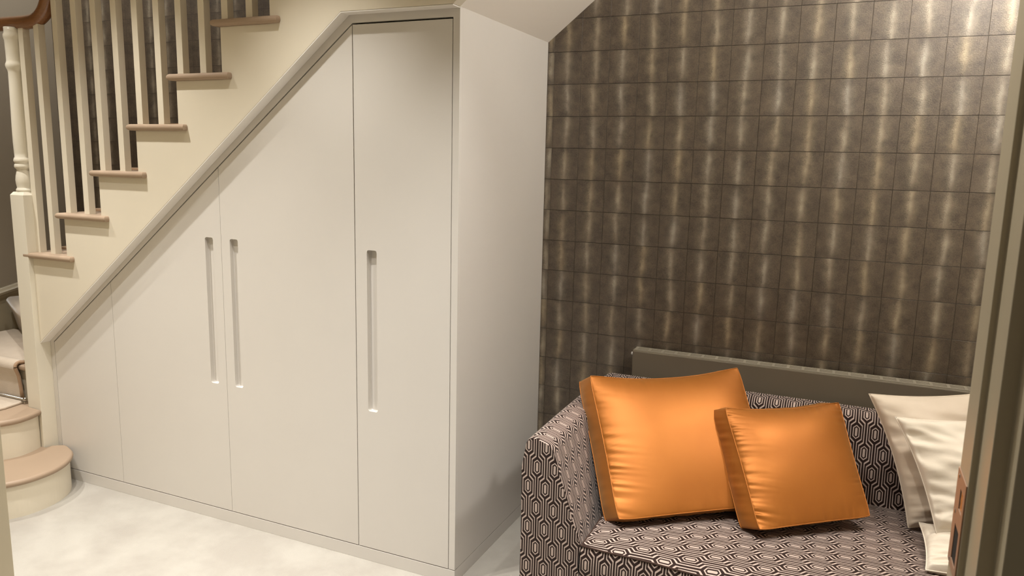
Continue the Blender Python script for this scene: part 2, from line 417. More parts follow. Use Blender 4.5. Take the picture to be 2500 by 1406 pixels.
# ------------------------------------------------------------------ cupboard under the stairs
SL = 0.7963                                   # slope of the stairs
def zu(x): return min(0.692 + SL * (x + 2.217), 2.10)      # underside of the string
def zg(x): return min(0.6905 + (2.0685 - 0.6905) / (2.190 - 0.437) * (x + 2.190), 2.0685)   # gap above the doors
cup = empty('understairs_cupboard', (-1.1, 0.0, 0.0), 'fitted off white cupboard with four flush doors under the stairs', 'cupboard')
zp = 0.056
XRd = -0.0262; XLd = -2.190
kx = -0.437
# frame: top rail following the slope, left stile, right stile, plinth, end panel
rail = [(-2.2165, zu(-2.2165)), (-2.190, zg(-2.190)), (kx, 2.0685), (XRd, 2.0685), (XRd, zp), (0.0, zp), (0.0, 2.10), (-0.4485, 2.10)]
prism('face_frame', rail, 'y', 0.0, 0.022, M['door'], cup, bevel=0.0008)
prism('stile', [(-2.2165, 0.0), (-2.190, 0.0), (-2.190, zg(-2.190)), (-2.2165, zu(-2.2165))], 'y', 0.0, 0.022, M['door'], cup)
box('plinth', -2.19, 0.0, 0.0, 0.02, 0.0, zp - 0.003, M['door'], cup, bevel=0.0008)
box('end_panel', -0.02, 0.0, 0.0215, YB, zp, 2.10, M['door'], cup)
box('end_plinth', -0.018, 0.0, 0.0205, YB, 0.0, zp - 0.003, M['door'], cup, bevel=0.0008)
prism('gap_shade_backing', [(-2.20, 0.005), (-0.022, 0.005), (-0.022, 2.085), (-0.445, 2.085), (-2.20, 0.695)], 'y', 0.0255, 0.030, M['dark'], cup)  # added dark sheet, puts the shade of the door gaps into colour
g = 0.0016
def door(x0, x1, handle, ga=g, gb=g):
    a, b = x0 + ga, x1 - gb; zb = zp
    top = []
    gp = 0.0062
    if a < kx < b - 0.01:
        top = [(b, zg(b) - gp), (kx, zg(kx) - gp), (a, zg(a) - gp)]
    else:
        top = [(b, zg(b) - gp), (a, zg(a) - gp)]
    outer = [(a, zb + 0.001), (b, zb + 0.001)] + top
    polys = [[Vector((p[0], p[1], 0)) for p in outer]]
    hl = None
    if handle is not None:
        hx0, hx1 = handle; hz0, hz1, r = 0.6265, 1.2535, 0.009
        hl = []
        for cx, cz, s in ((hx1 - r, hz1 - r, 0), (hx0 + r, hz1 - r, 90), (hx0 + r, hz0 + r, 180), (hx1 - r, hz0 + r, 270)):
            for q in range(7):
                an = math.radians(s + q * 15); hl.append((cx + r * math.cos(an), cz + r * math.sin(an)))
        polys.append([Vector((p[0], p[1], 0)) for p in hl])
    tri = tessellate_polygon(polys); pts = [p for q in polys for p in q]
    T = 0.024; n = len(pts); v = [(p.x, 0.0, p.y) for p in pts] + [(p.x, T, p.y) for p in pts]
    f = [tuple(t) for t in tri] + [tuple(n + i for i in reversed(t)) for t in tri]
    L = len(outer)
    for i in range(L): f.append((i, (i + 1) % L, n + (i + 1) % L, n + i))
    if hl:
        f = [q for q in f]
    d = put('door', mk('door', v, f), M['door'], cup)
    if hl:
        H = len(hl); D = 0.0205
        v = [(p[0], 0.0, p[1]) for p in hl] + [(p[0], D - 0.003, p[1]) for p in hl]
        cxm = sum(p[0] for p in hl) / H; czm = sum(p[1] for p in hl) / H
        v += [(cxm + (p[0] - cxm) * 0.86, D, czm + (p[1] - czm) * 0.995) for p in hl]
        f = []
        for j in range(2):
            for i in range(H): f.append((j * H + i, j * H + (i + 1) % H, (j + 1) * H + (i + 1) % H, (j + 1) * H + i))
        f.append(tuple(2 * H + i for i in range(H)))
        put('handle', mk('recess', v, f), M['door'], d, label='recessed vertical grip slot')
    return d
door(XLd + 0.001, -1.7715, None, g, 0.0009)
door(-1.7715, -1.1015, (-1.1905, -1.1465), 0.0009, 0.0009)
door(-1.1015, kx, (-1.0555, -1.0125), 0.0009, 0.0018)
door(kx, XRd - 0.001, (-0.385, -0.341), 0.0018, 0.0018)

# ------------------------------------------------------------------ staircase
st = empty('staircase', (-1.5, 0.0, 0.0), 'cream painted staircase with square balusters and brown tread nosings', 'staircase')
GO, RI = 0.2425, 0.1955
TZ = [1.123 + RI * i for i in range(8)]
RX = [-2.2235 + GO * i for i in range(9)]
P0 = -0.05
# string board (outer side of the stairs)
top = []
for i in range(8):
    top += [(RX[i] if i else -2.2175, TZ[i] - 0.026), (RX[i + 1], TZ[i] - 0.026)]
prof = [(-2.2175, 0.692), (-0.45, 2.0995), (0.0, 2.0995), (0.50, 2.4995)] + [(0.50, TZ[7] - 0.026)] + [p for p in reversed(top) if p[0] < 0.499 or True]
prof = [(-2.2175, 0.692), (-0.45, 2.0995), (0.0, 2.0995), (0.80, 2.7395), (0.80, 2.795), (-0.29, 2.795)] + list(reversed(top[:16]))
prof = [p for i, p in enumerate(prof) if not (i > 5 and p[0] > -0.285)]
sb = prism('string_board', prof, 'y', P0, 0.0, M['cream'], st, bevel=0.0015)
prism('painted_bounce_strip', [(-2.2165, 0.6915), (-0.4502, 2.0985), (-0.001, 2.0985), (-0.001, 2.0960), (-0.4492, 2.0960), (-2.2165, 0.6885)], 'y', P0 + 0.0005, -0.0005, M['strip'], st, label='underside of the string board, bounced light painted in as a pale strip')  # added strip, its paler colour stands in for bounced light
rnt = 0.013
def rounded_tread(x0, x1, xr, y0, y1, z1, t=0.026):
    """tread with half round nosing on its leading edge and on its open side, returned along the string"""
    pts = []
    v = []; f = []
    # plan outline (leading edge at x0, open side at y0); profile rounds the two outer edges
    K = 8
    rings = []
    for k in range(K + 1):
        a = -math.pi / 2 + math.pi * k / K
        ins = rnt * (1 - math.cos(a)); z = z1 - t / 2 + (t / 2) * math.sin(a)
        rings.append([(x0 + ins, y1, z), (x0 + ins, y0 + ins, z), (xr - ins * 0.6, y0 + ins, z), (xr - ins * 0.6, P0 + 0.001, z), (x1, P0 + 0.001, z), (x1, y1, z)])
    n = 6
    for r in rings: v += r
    for j in range(K):
        for i in range(n): f.append((j * n + i, j * n + (i + 1) % n, (j + 1) * n + (i + 1) % n, (j + 1) * n + i))
    f.append(tuple(range(n))); f.append(tuple(K * n + i for i in range(n)))
    return mk('tread', v, f)
for i in range(7):
    put('tread', rounded_tread(RX[i] - 0.028, RX[i + 1] + 0.002, RX[i + 1] + 0.05, -0.0745, YB - 0.001, TZ[i]), M['tread'], st)
    box('riser', RX[i + 1], RX[i + 1] + 0.018, 0.0005, YB - 0.001, TZ[i], TZ[i + 1] - 0.026, M['cream'], st)

# rail path
rp = smoothpath([(-2.46, -0.014, 2.150), (-2.30, -0.014, 2.150), (-2.17, -0.014, 2.1505), (-2.105, -0.014, 2.160), (-2.055, -0.014, 2.192), (-2.022, -0.014, 2.245), (-1.992, -0.014, 2.315), (-1.93, -0.014, 2.40), (-1.75, -0.014, 2.555), (-0.86, -0.014, 3.273)], 6)
put('handrail', tubem([p + Vector((0, 0, 0.006)) for p in rp], 0.034, 0.030, 20), M['wood'], st, smooth=True, label='brown polished wooden handrail')
def railz(x):
    for a, b in zip(rp, rp[1:]):
        if a.x <= x <= b.x: return a.z + (b.z - a.z) * (x - a.x) / max(b.x - a.x, 1e-6) - 0.018
    return 3.25
for i in range(6):
    for j in range(2):
        x = -1.998 - 0.2425 + 0.0055 + GO * i + 0.122 * j if i else (-2.2225, -2.118)[j]
        box('baluster', x, x + 0.032, -0.030, 0.002, TZ[i] - 0.001, railz(x + 0.016), M['cream'], st, bevel=0.001)
# newel
nx, ny, hw = -2.2635, -0.027, 0.046
nv = []; nf = []
for z, w in ((0.0, hw), (1.388, hw), (1.402, hw - 0.010)):
    nv += [(nx - w, ny - w, z), (nx + w, ny - w, z), (nx + w, ny + w, z), (nx - w, ny + w, z)]
for j in range(2):
    for i in range(4): nf.append((j * 4 + i, j * 4 + (i + 1) % 4, (j + 1) * 4 + (i + 1) % 4, (j + 1) * 4 + i))
nf += [(0, 1, 2, 3), (8, 9, 10, 11)]
nw = put('newel_post', mk('newel', nv, nf), M['newel'], st, bevel=0.0015)
pr = [(0.030, 1.400), (0.0315, 1.404), (0.033, 1.409), (0.0315, 1.415), (0.029, 1.418), (0.0285, 1.424), (0.031, 1.440), (0.0318, 1.455), (0.030, 1.475), (0.0265, 1.492),
      (0.025, 1.502), (0.0262, 1.507), (0.031, 1.511), (0.0325, 1.518), (0.0312, 1.527), (0.029, 1.531), (0.030, 1.535), (0.0325, 1.540), (0.033, 1.547), (0.031, 1.556), (0.028, 1.561),
      (0.0285, 1.58), (0.0295, 1.63), (0.0290, 1.70), (0.0275, 1.80), (0.0262, 1.90), (0.0258, 1.938), (0.0275, 1.948), (0.031, 1.957), (0.033, 1.966), (0.0325, 1.975), (0.0300, 1.982), (0.0285, 1.99),
      (0.0285, 2.02), (0.0290, 2.05), (0.0295, 2.078), (0.0315, 2.086), (0.033, 2.094), (0.0325, 2.103), (0.030, 2.110), (0.0292, 2.118), (0.0292, 2.135)]
put('turned_shaft', lathem(nx, ny, [(r * 1.18, z) for r, z in pr], 32), M['newel'], nw, smooth=True)

# lower steps that turn round the newel
def outline(pts, n=5): return [(p.x, p.y) for p in smoothpath([(a, b, 0) for a, b in pts], n)]
def inset(pts, d, c):
    out = []
    for x, y in pts:
        v = Vector((c[0] - x, c[1] - y)); v.normalize(); out.append((x + v.x * d, y + v.y * d))
    return out
def nosing_slab(poly, z1, t, r, fixed):
    """flat tread whose outline edge is half rounded; fixed: points that stay put (walls)"""
    cx = sum(p[0] for p in poly) / len(poly); cy = sum(p[1] for p in poly) / len(poly)
    K = 8; v = []; f = []; n = len(poly)
    for k in range(K + 1):
        a = -math.pi / 2 + math.pi * k / K; ins = r * (1 - math.cos(a)); z = z1 - t / 2 + t / 2 * math.sin(a)
        for (x, y), q in zip(poly, inset(poly, ins, (cx, cy))):
            v.append((q[0], q[1], z) if (x, y) not in fixed else (x, y, z))
    for j in range(K):
        for i in range(n): f.append((j * n + i, j * n + (i + 1) % n, (j + 1) * n + (i + 1) % n, (j + 1) * n + i))
    f.append(tuple(range(n))); f.append(tuple(K * n + i for i in range(n)))
    return mk('slab', v, f)
XW = XL + 0.019
Z1, Z2, Z3, Z4, Z5 = 0.175, 0.365, 0.555, 0.745, 0.935
n1 = outline([(-2.205, -0.035), (-2.165, -0.006), (-2.125, -0.012), (-2.045, -0.048), (-1.978, -0.118), (-1.940, -0.20), (-1.932, -0.285), (-1.942, -0.352), (-1.974, -0.418), (-2.03, -0.50), (-2.12, -0.60), (-2.24, -0.69), (-2.40, -0.76), (-2.60, -0.80)])
fx1 = [(XW, -0.80), (XW, -0.074), (-2.205, -0.074)]
put('tread', nosing_slab(n1 + fx1, Z1, 0.028, 0.014, fx1), M['tread'], st)
r1 = inset(n1, 0.017, (-2.35, -0.3)) + fx1
prism('riser', r1, 'z', 0.0, Z1 - 0.026, M['cream'], st, label='curved cream bottom riser')
n2 = outline([(-2.2175, -0.072), (-2.205, -0.10), (-2.192, -0.15), (-2.190, -0.20), (-2.212, -0.26), (-2.26, -0.34), (-2.34, -0.42), (-2.46, -0.48), (-2.62, -0.51)])
fx2 = [(XW, -0.51), (XW, -0.02), (-2.31, -0.02), (-2.31, -0.074)]
put('tread', nosing_slab(n2 + fx2, Z2, 0.028, 0.014, fx2), M['tread'], st)
prism('riser', inset(n2, 0.018, (-2.6, -0.2)) + fx2, 'z', Z1, Z2 - 0.026, M['cream'], st)
E3 = [(XW, -0.045), (-2.311, -0.045), (-2.311, YB - 0.002), (XW, YB - 0.002)]
prism('tread', E3, 'z', Z3 - 0.028, Z3, M['tread'], st, bevel=0.011, seg=4)
prism('riser', [(XW, -0.018), (-2.312, -0.018), (-2.312, 0.0), (XW, 0.0)], 'z', Z2, Z3 - 0.028, M['cream'], st)
def winder(y_wall, y_new, z, zl):
    poly = [(XW, y_wall), (-2.312, y_new), (-2.312, YB - 0.002), (XW, YB - 0.002)]
    prism('tread', poly, 'z', z - 0.028, z, M['tread'], st, bevel=0.010, seg=4)
    q = [(XW, y_wall + 0.022), (-2.312, y_new + 0.022), (-2.312, y_new + 0.04), (XW, y_wall + 0.04)]
    prism('riser', q, 'z', zl, z - 0.028, M['cream'], st)
winder(0.425, 0.03, Z4, Z3)
poly5 = [(-2.83, YB - 0.002), (-2.312, 0.06), (-2.24, 0.06), (-2.24, YB - 0.002)]
prism('tread', poly5, 'z', Z5 - 0.028, Z5, M['tread'], st, bevel=0.010, seg=4)
prism('riser', [(-2.80, YB - 0.003), (-2.30, 0.08), (-2.28, 0.08), (-2.77, YB - 0.003)], 'z', Z4, Z5 - 0.028, M['cream'], st)

# runner carpet lying on the stairs
rn = empty('stair_runner', (-2.8, 0.3, Z2), 'pale beige carpet runner laid up the stairs behind the newel', 'carpet runner')
def runner_sheet(path, a, b, t=0.011):
    """sheet swept along a plan direction: path is list of (pos along, z); a,b: end points giving the sweep; here path along Y, from x a to b"""
    v = []; f = []
    P = [Vector((p[0], p[1])) for p in path]; n = len(P)
    offs = []
    for i in range(n):
        d = P[min(i + 1, n - 1)] - P[max(i - 1, 0)]; d.normalize(); offs.append(Vector((-d.y, d.x)))
    for x in (a, b):
        for i in range(n): v.append((x, P[i].x, P[i].y))
        for i in range(n):
            q = P[i] + offs[i] * t; v.append((x, q.x, q.y))
    for i in range(n - 1):
        f += [(i, i + 1, 2 * n + i + 1, 2 * n + i), (n + i, n + i + 1, 3 * n + i + 1, 3 * n + i), (i, i + 1, n + i + 1, n + i), (2 * n + i, 2 * n + i + 1, 3 * n + i + 1, 3 * n + i)]
    f += [(0, n, 3 * n, 2 * n), (n - 1, 2 * n - 1, 4 * n - 1, 3 * n - 1)]
    return mk('sheet', v, f)
def arc(cy, cz, r, a0, a1, n=8): return [(cy + r * math.cos(math.radians(a0 + (a1 - a0) * i / n)), cz + r * math.sin(math.radians(a0 + (a1 - a0) * i / n))) for i in range(n + 1)]
# over tread 3 and down its riser
pth = [(-0.030, Z2 + 0.012), (-0.034, Z2 + 0.06), (-0.040, Z3 - 0.06)] + arc(-0.032, Z3 - 0.013, 0.022, 200, 95, 8) + [(0.0, Z3 + 0.002), (0.10, Z3 + 0.002), (0.26, Z3 + 0.002), (0.40, Z3 + 0.002)]
put('runner_length', runner_sheet(list(reversed(pth)), -3.12, -2.405, -0.012), M['runner'], rn, smooth=False)
ed = [( -2.402, p[0] - 0.004, p[1]) for p in pth[:14]]
put('bound_edge', tubem([(x, y - 0.004, z + 0.004) for x, y, z in ed], 0.0085, n=8), M['runneredge'], rn, smooth=True)
# strip on tread 2
prism('runner_length', [(-3.12, -0.46), (-2.62, -0.44), (-2.44, -0.34), (-2.372, -0.22), (-2.362, -0.15), (-2.372, -0.078), (-2.38, -0.035), (-3.12, -0.035)], 'z', Z2 + 0.0005, Z2 + 0.012, M['runner'], rn, bevel=0.004)
# step 4 nosing seen past the newel
def along(y_off, z): 
    d = Vector((-0.85, 0.39)).normalized(); nrm = Vector((-d.y, d.x)) * -1
    return d, nrm
d4 = Vector((XW + 2.312, 0.425 - 0.03)).normalized(); n4 = Vector((-d4.y, d4.x))
if n4.y > 0: n4 = -n4
v = []; f = []
p4 = [(-0.018, Z3 + 0.012), (-0.008, Z3 + 0.06), (0.006, Z4 - 0.07)] + [(0.010 + 0.022 * math.cos(math.radians(a)), Z4 - 0.012 + 0.024 * math.sin(math.radians(a))) for a in range(-25, 100, 14)] + [(-0.05, Z4 + 0.012), (-0.20, Z4 + 0.012)]
K = len(p4)
for s in (0.12, 0.88):
    b0 = Vector((-2.312, 0.03)) + d4 * s
    for o_, z in p4: v.append((b0.x + n4.x * o_, b0.y + n4.y * o_, z))
for i in range(K - 1): f.append((i, i + 1, K + i + 1, K + i))
so = put('runner_length', mk('sheet4', v, f), M['runner'], rn, smooth=True)
sm = so.modifiers.new('thick', 'SOLIDIFY'); sm.thickness = 0.008; sm.offset = 0
# pieces on the straight flight (tread and riser above)
for i in range(6):
    xa, xb = RX[i], RX[i + 1]
    pts = [(xa - 0.040, TZ[i] - 0.028), (xa - 0.043, TZ[i] - 0.012), (xa - 0.038, TZ[i] + 0.004), (xa - 0.026, TZ[i] + 0.011), (xb - 0.03, TZ[i] + 0.011), (xb - 0.012, TZ[i] + 0.014), (xb - 0.010, TZ[i] + 0.04), (xb - 0.012, TZ[i + 1] - 0.04), (xb - 0.030, TZ[i + 1] - 0.030),
           (xb - 0.0285, TZ[i + 1] - 0.0265), (xb - 0.002, TZ[i + 1] - 0.036), (xb - 0.001, TZ[i] + 0.002), (xa - 0.028, TZ[i] + 0.001), (xa - 0.0295, TZ[i] - 0.026)]
    prism('runner_length', pts, 'y', 0.10, 0.70, M['runneredge'], rn)
# stair rod with its end bracket at the foot of riser 3
rod = empty('stair_rod', (-2.5, -0.05, Z2 + 0.02), 'slim steel stair rod across the foot of the carpeted riser', 'stair rod')
put('bar', tubem([(-3.10, -0.052, Z2 + 0.022), (-2.372, -0.052, Z2 + 0.022)], 0.005, n=12), M['chrome'], rod, smooth=True)
put('finial', lathem(-2.362, -0.052, [(0.004, Z2 + 0.012), (0.009, Z2 + 0.016), (0.011, Z2 + 0.022), (0.009, Z2 + 0.029), (0.003, Z2 + 0.034)], 16), M['chrome'], rod, smooth=True)
box('bracket', -2.385, -2.355, -0.062, -0.040, Z2 + 0.0005, Z2 + 0.014, M['chrome'], rod, bevel=0.003)

# ------------------------------------------------------------------ radiator
rd = empty('radiator', (1.2, 0.75, 0.2), 'low taupe panel radiator with slotted top grille behind the sofa', 'radiator')
RX0, RX1, RY0, RY1, RZ = 0.462, 1.98, 0.712, 0.785, 0.815
box('front_panel', RX0, RX1, RY0, RY0 + 0.012, 0.30, RZ - 0.002, M['rad'], rd, bevel=0.004)
box('back_panel', RX0 + 0.01, RX1 - 0.01, RY1 - 0.012, RY1, 0.30, RZ - 0.01, M['rad'], rd)
box('side_cover', RX0 - 0.0005, RX0 + 0.003, RY0 + 0.006, RY1, 0.30, RZ - 0.001, M['rad'], rd, bevel=0.001)
box('side_cover', RX1 - 0.003, RX1, RY0 + 0.006, RY1, 0.30, RZ - 0.001, M['rad'], rd)
box('convector_fins', RX0 + 0.01, RX1 - 0.01, RY0 + 0.014, RY1 - 0.014, 0.30, RZ - 0.022, M['raddark'], rd)
gr = box('top_grille', RX0, RX1, RY0 + 0.0125, RY0 + 0.022, RZ - 0.006, RZ, M['radgrille'], rd)
box('grille_edge', RX0, RX1, RY1 - 0.010, RY1 - 0.0005, RZ - 0.006, RZ, M['radgrille'], gr)
for i in range(4):
    y = RY0 + 0.0275 + i * 0.0098
    box('grille_slat', RX0, RX1, y, y + 0.0052, RZ - 0.006, RZ - 0.0006, M['radgrille'], gr)
k = RX0 + 0.004
cb = boxm(0, 0.010, 0, RY1 - RY0 - 0.024, 0, 0.006); cb.materials.append(M['radgrille'])
while k < RX1:
    o = bpy.data.objects.new('grille_crossbar', cb); COL.objects.link(o); o.parent = gr
    o.location = Vector((k, RY0 + 0.0128, RZ - 0.0056)) - wloc(gr); k += 0.0555
box('wall_bracket', 0.55, 0.58, RY1 - 0.001, 0.799, 0.35, 0.76, M['rad'], rd)
box('wall_bracket', 1.70, 1.73, RY1 - 0.001, 0.799, 0.35, 0.76, M['rad'], rd)
put('bleed_valve', tubem([(RX0 - 0.012, 0.745, 0.792), (RX0 - 0.0002, 0.745, 0.792)], 0.0075, n=14), M['white'], rd, label='white plastic bleed valve')

# ------------------------------------------------------------------ sofa
so = empty('sofa', (1.1, 0.25, 0.0), 'small sofa in black and beige geometric upholstery', 'sofa')
def uvset(me, fn):
    uvl = me.uv_layers.new(name='UVMap')
    for p in me.polygons:
        for li in p.loop_indices:
            vi = me.loops[li].vertex_index
            uvl.data[li].uv = fn(p.index, vi)
def swept(name, prof, stations, place, parent, pat_rot=False, capuv=None, u0=0.0, v0=0.0):
    """prof: list of 2D pts (closed loop); stations: list of (pos, inset); place(p2, pos)->3D"""
    n = len(prof); cx = sum(p[0] for p in prof) / n; cy = sum(p[1] for p in prof) / n
    per = [0.0]
    for i in range(n): per.append(per[-1] + (Vector(prof[(i + 1) % n]) - Vector(prof[i])).length)
    v = []; f = []
    for pos, ins in stations:
        for p in prof:
            d = Vector((cx - p[0], cy - p[1])); d.normalize(); v.append(place((p[0] + d.x * ins, p[1] + d.y * ins), pos))
    m_ = len(stations)
    kinds = []
    for j in range(m_ - 1):
        for i in range(n): f.append((j * n + i, j * n + (i + 1) % n, (j + 1) * n + (i + 1) % n, (j + 1) * n + i)); kinds.append(('s', j, i))
    f.append(tuple(range(n))); kinds.append(('c', 0, 0))
    f.append(tuple((m_ - 1) * n + i for i in range(n))); kinds.append(('c', m_ - 1, 0))
    me = bpy.data.meshes.new(name); me.from_pydata([tuple(a) for a in v], [], f)
    uvl = me.uv_layers.new(name='UVMap')
    for p, kd in zip(me.polygons, kinds):
        for li in p.loop_indices:
            vi = me.loops[li].vertex_index; j, i = divmod(vi, n)
            if kd[0] == 's':
                pe = per[i]
                if kd[2] == n - 1 and i == 0: pe = per[n]
                uvl.data[li].uv = ((stations[j][0] + u0) * PU, (pe + v0) * PU)
            else:
                q = prof[i]; uvl.data[li].uv = ((q[0] + u0) * PU, (q[1] + v0) * PU)
    bm = bmesh.new(); bm.from_mesh(me); bmesh.ops.recalc_face_normals(bm, faces=bm.faces); bm.to_mesh(me); bm.free()
    for p, kd in zip(me.polygons, kinds): p.use_smooth = (kd[0] == 's')
    return put(name, me, M['pattern'], parent)
def rnd_prof(pts, n=5):
    """pts: (x,y,radius) -> rounded polygon"""
    out = []; L = len(pts)
    for i in range(L):
        p = Vector(pts[i][:2]); a = Vector(pts[i - 1][:2]); b = Vector(pts[(i + 1) % L][:2]); r = pts[i][2]
        if r <= 0: out.append(tuple(p)); continue
        da = (a - p).normalized(); db = (b - p).normalized(); ang = da.angle(db); tl = r / math.tan(ang / 2)
        pa = p + da * tl; pb = p + db * tl; c = p + (da + db).normalized() * (r / math.sin(ang / 2))
        a0 = math.atan2(pa.y - c.y, pa.x - c.x); a1 = math.atan2(pb.y - c.y, pb.x - c.x); dlt = (a1 - a0 + math.pi) % (2 * math.pi) - math.pi
        for k in range(n + 1): out.append((c.x + r * math.cos(a0 + dlt * k / n), c.y + r * math.sin(a0 + dlt * k / n)))
    return out
def subdiv(pts, mx=0.04):
    out = []
    for i in range(len(pts)):
        a = Vector(pts[i]); b = Vector(pts[(i + 1) % len(pts)]); k = max(1, int((b - a).length / mx))
        for q in range(k): out.append(tuple(a + (b - a) * (q / k)))
    return out
armp = subdiv(rnd_prof([(0.335, 0.07, 0.01), (0.565, 0.07, 0.01), (0.560, 0.34, 0.03), (0.4385, 0.690, 0.045), (0.352, 0.716, 0.032), (0.333, 0.60, 0.05)], 7))
FRY = -0.165
ast = [(FRY, 0.0035), (FRY + 0.003, 0.0012), (FRY + 0.008, 0.0)] + [(FRY + 0.008 + 0.08 * i, -0.004 * math.sin(i / 10 * math.pi)) for i in range(1, 10)] + [(0.655, 0.0)]
swept('arm', armp, ast, lambda p, y: (p[0], y, p[1]), so, u0=0.017, v0=0.034)
mir = [(2.385 - x, z) for x, z in reversed(armp)]
swept('arm', mir, ast, lambda p, y: (p[0], y, p[1]), so)
bp_ = subdiv(rnd_prof([(0.50, 0.12, 0.01), (0.682, 0.12, 0.01), (0.682, 0.722, 0.03), (0.575, 0.716, 0.045), (0.515, 0.40, 0.05)], 6))
bst = [(0.362, 0.030), (0.366, 0.016), (0.374, 0.006), (0.388, 0.0)] + [(0.388 + 0.1 * i, 0.0) for i in range(1, 17)] + [(2.02, 0.0)]
swept('backrest', list(reversed(bp_)), bst, lambda p, x: (x, p[0], p[1]), so, u0=0.0, v0=0.02)
box('base', 0.40, 1.99, -0.13, 0.62, 0.075, 0.25, M['pattern'], so, bevel=0.01)
me = so.children[-1].data; uvset(me, lambda pi, vi: ((me.vertices[vi].co.x) * PU, me.vertices[vi].co.z * PU))
for fx_, fy_ in ((0.40, -0.10), (1.97, -0.10), (0.40, 0.60), (1.97, 0.60)):
    put('leg', lathem(fx_, fy_, [(0.016, 0.0), (0.018, 0.01), (0.024, 0.080)], 16), M['dark'], so)
# seat cushion: crowned top, boxed front
def seat():
    X0, X1, Y0, Y1, ZA, ZB = 0.566, 1.815, -0.212, 0.525, 0.265, 0.398
    nu, nvv = 48, 30; v = []; f = []; uvs = []
    R_ = 0.022
    def top(u, w):
        x = X0 + (X1 - X0) * u; y = Y0 + (Y1 - Y0) * w
        e = min(u * (X1 - X0), (1 - u) * (X1 - X0), w * (Y1 - Y0), (1 - w) * (Y1 - Y0))
        crown = 0.040 * (min(1, 4 * u * (1 - u)) ** 0.4) * (min(1, 4 * w * (1 - w)) ** 0.5)
        dx = 0.0
        return (x, y - 0.014 * math.sin(math.pi * u) * (1 - w), ZB + crown + 0.0015 * math.sin(x * 23 + y * 17))
    for j in range(nvv + 1):
        for i in range(nu + 1):
            v.append(top(i / nu, j / nvv)); uvs.append(((v[-1][1] + 0.02) * PU, (v[-1][0] + 0.03) * PU))
    for j in range(nvv):
        for i in range(nu): f.append((j * (nu + 1) + i, j * (nu + 1) + i + 1, (j + 1) * (nu + 1) + i + 1, (j + 1) * (nu + 1) + i))
    me = bpy.data.meshes.new('seat_top'); me.from_pydata(v, [], f)
    uvl = me.uv_layers.new(name='UVMap')
    for p in me.polygons:
        p.use_smooth = True
        for li in p.loop_indices: uvl.data[li].uv = uvs[me.loops[li].vertex_index]
    # border loop
    loop = [j for j in range(nu + 1)] + [j * (nu + 1) + nu for j in range(1, nvv + 1)] + [nvv * (nu + 1) + i for i in range(nu - 1, -1, -1)] + [j * (nu + 1) for j in range(nvv - 1, 0, -1)]
    bl = [Vector(v[i]) for i in loop]
    return me, bl, ZA
me, bl, ZA = seat()
sc = put('seat_cushion', me, M['pattern'], so)
vv = []; ff = []; us = []; K = 7; L = len(bl); cxy = Vector((1.15, 0.15, 0)); per = 0.0
pl = [0.0]
for i in range(L): pl.append(pl[-1] + (bl[(i + 1) % L] - bl[i]).length)
for i in range(L + 1):
    p = bl[i % L]; d = Vector((p.x - cxy.x, p.y - cxy.y, 0))
    d = Vector((0, -1, 0)) if i <= 48 else (Vector((1, 0, 0)) if i <= 78 else (Vector((0, 1, 0)) if i <= 126 else Vector((-1, 0, 0))))
    for k in range(K + 1):
        q = k / K; z = p.z + (ZA - p.z) * q; bulge = 0.010 * math.sin(math.pi * q)
        vv.append((p.x + d.x * bulge, p.y + d.y * bulge, z)); us.append(((pl[i] + 0.012) * PU, (z + 0.02) * PU))
for i in range(L):
    for k in range(K): ff.append((i * (K + 1) + k, (i + 1) * (K + 1) + k, (i + 1) * (K + 1) + k + 1, i * (K + 1) + k + 1))
bmeh = bpy.data.meshes.new('boxing'); bmeh.from_pydata(vv, [], ff); uvl = bmeh.uv_layers.new(name='UVMap')
for p in bmeh.polygons:
    p.use_smooth = True
    for li in p.loop_indices: uvl.data[li].uv = us[bmeh.loops[li].vertex_index]
put('cushion_border', bmeh, M['pattern'], sc)
pip = tubem([p + Vector((0, -0.001, -0.001)) for p in bl], 0.0032, n=8, closed=True)
M['pipe_dark'] = fabric('upholstery_piping', srgb(70, 52, 44), srgb(52, 36, 30), 300, 0.8, 0.1, 0.1)
put('piping', pip, M['pipe_dark'], sc, smooth=True)
def flap():
    v = [(p.x, p.y, ZA) for p in bl]; return mk('under', v, [tuple(range(len(v)))])
put('cushion_underside', flap(), M['pipe_dark'], sc)

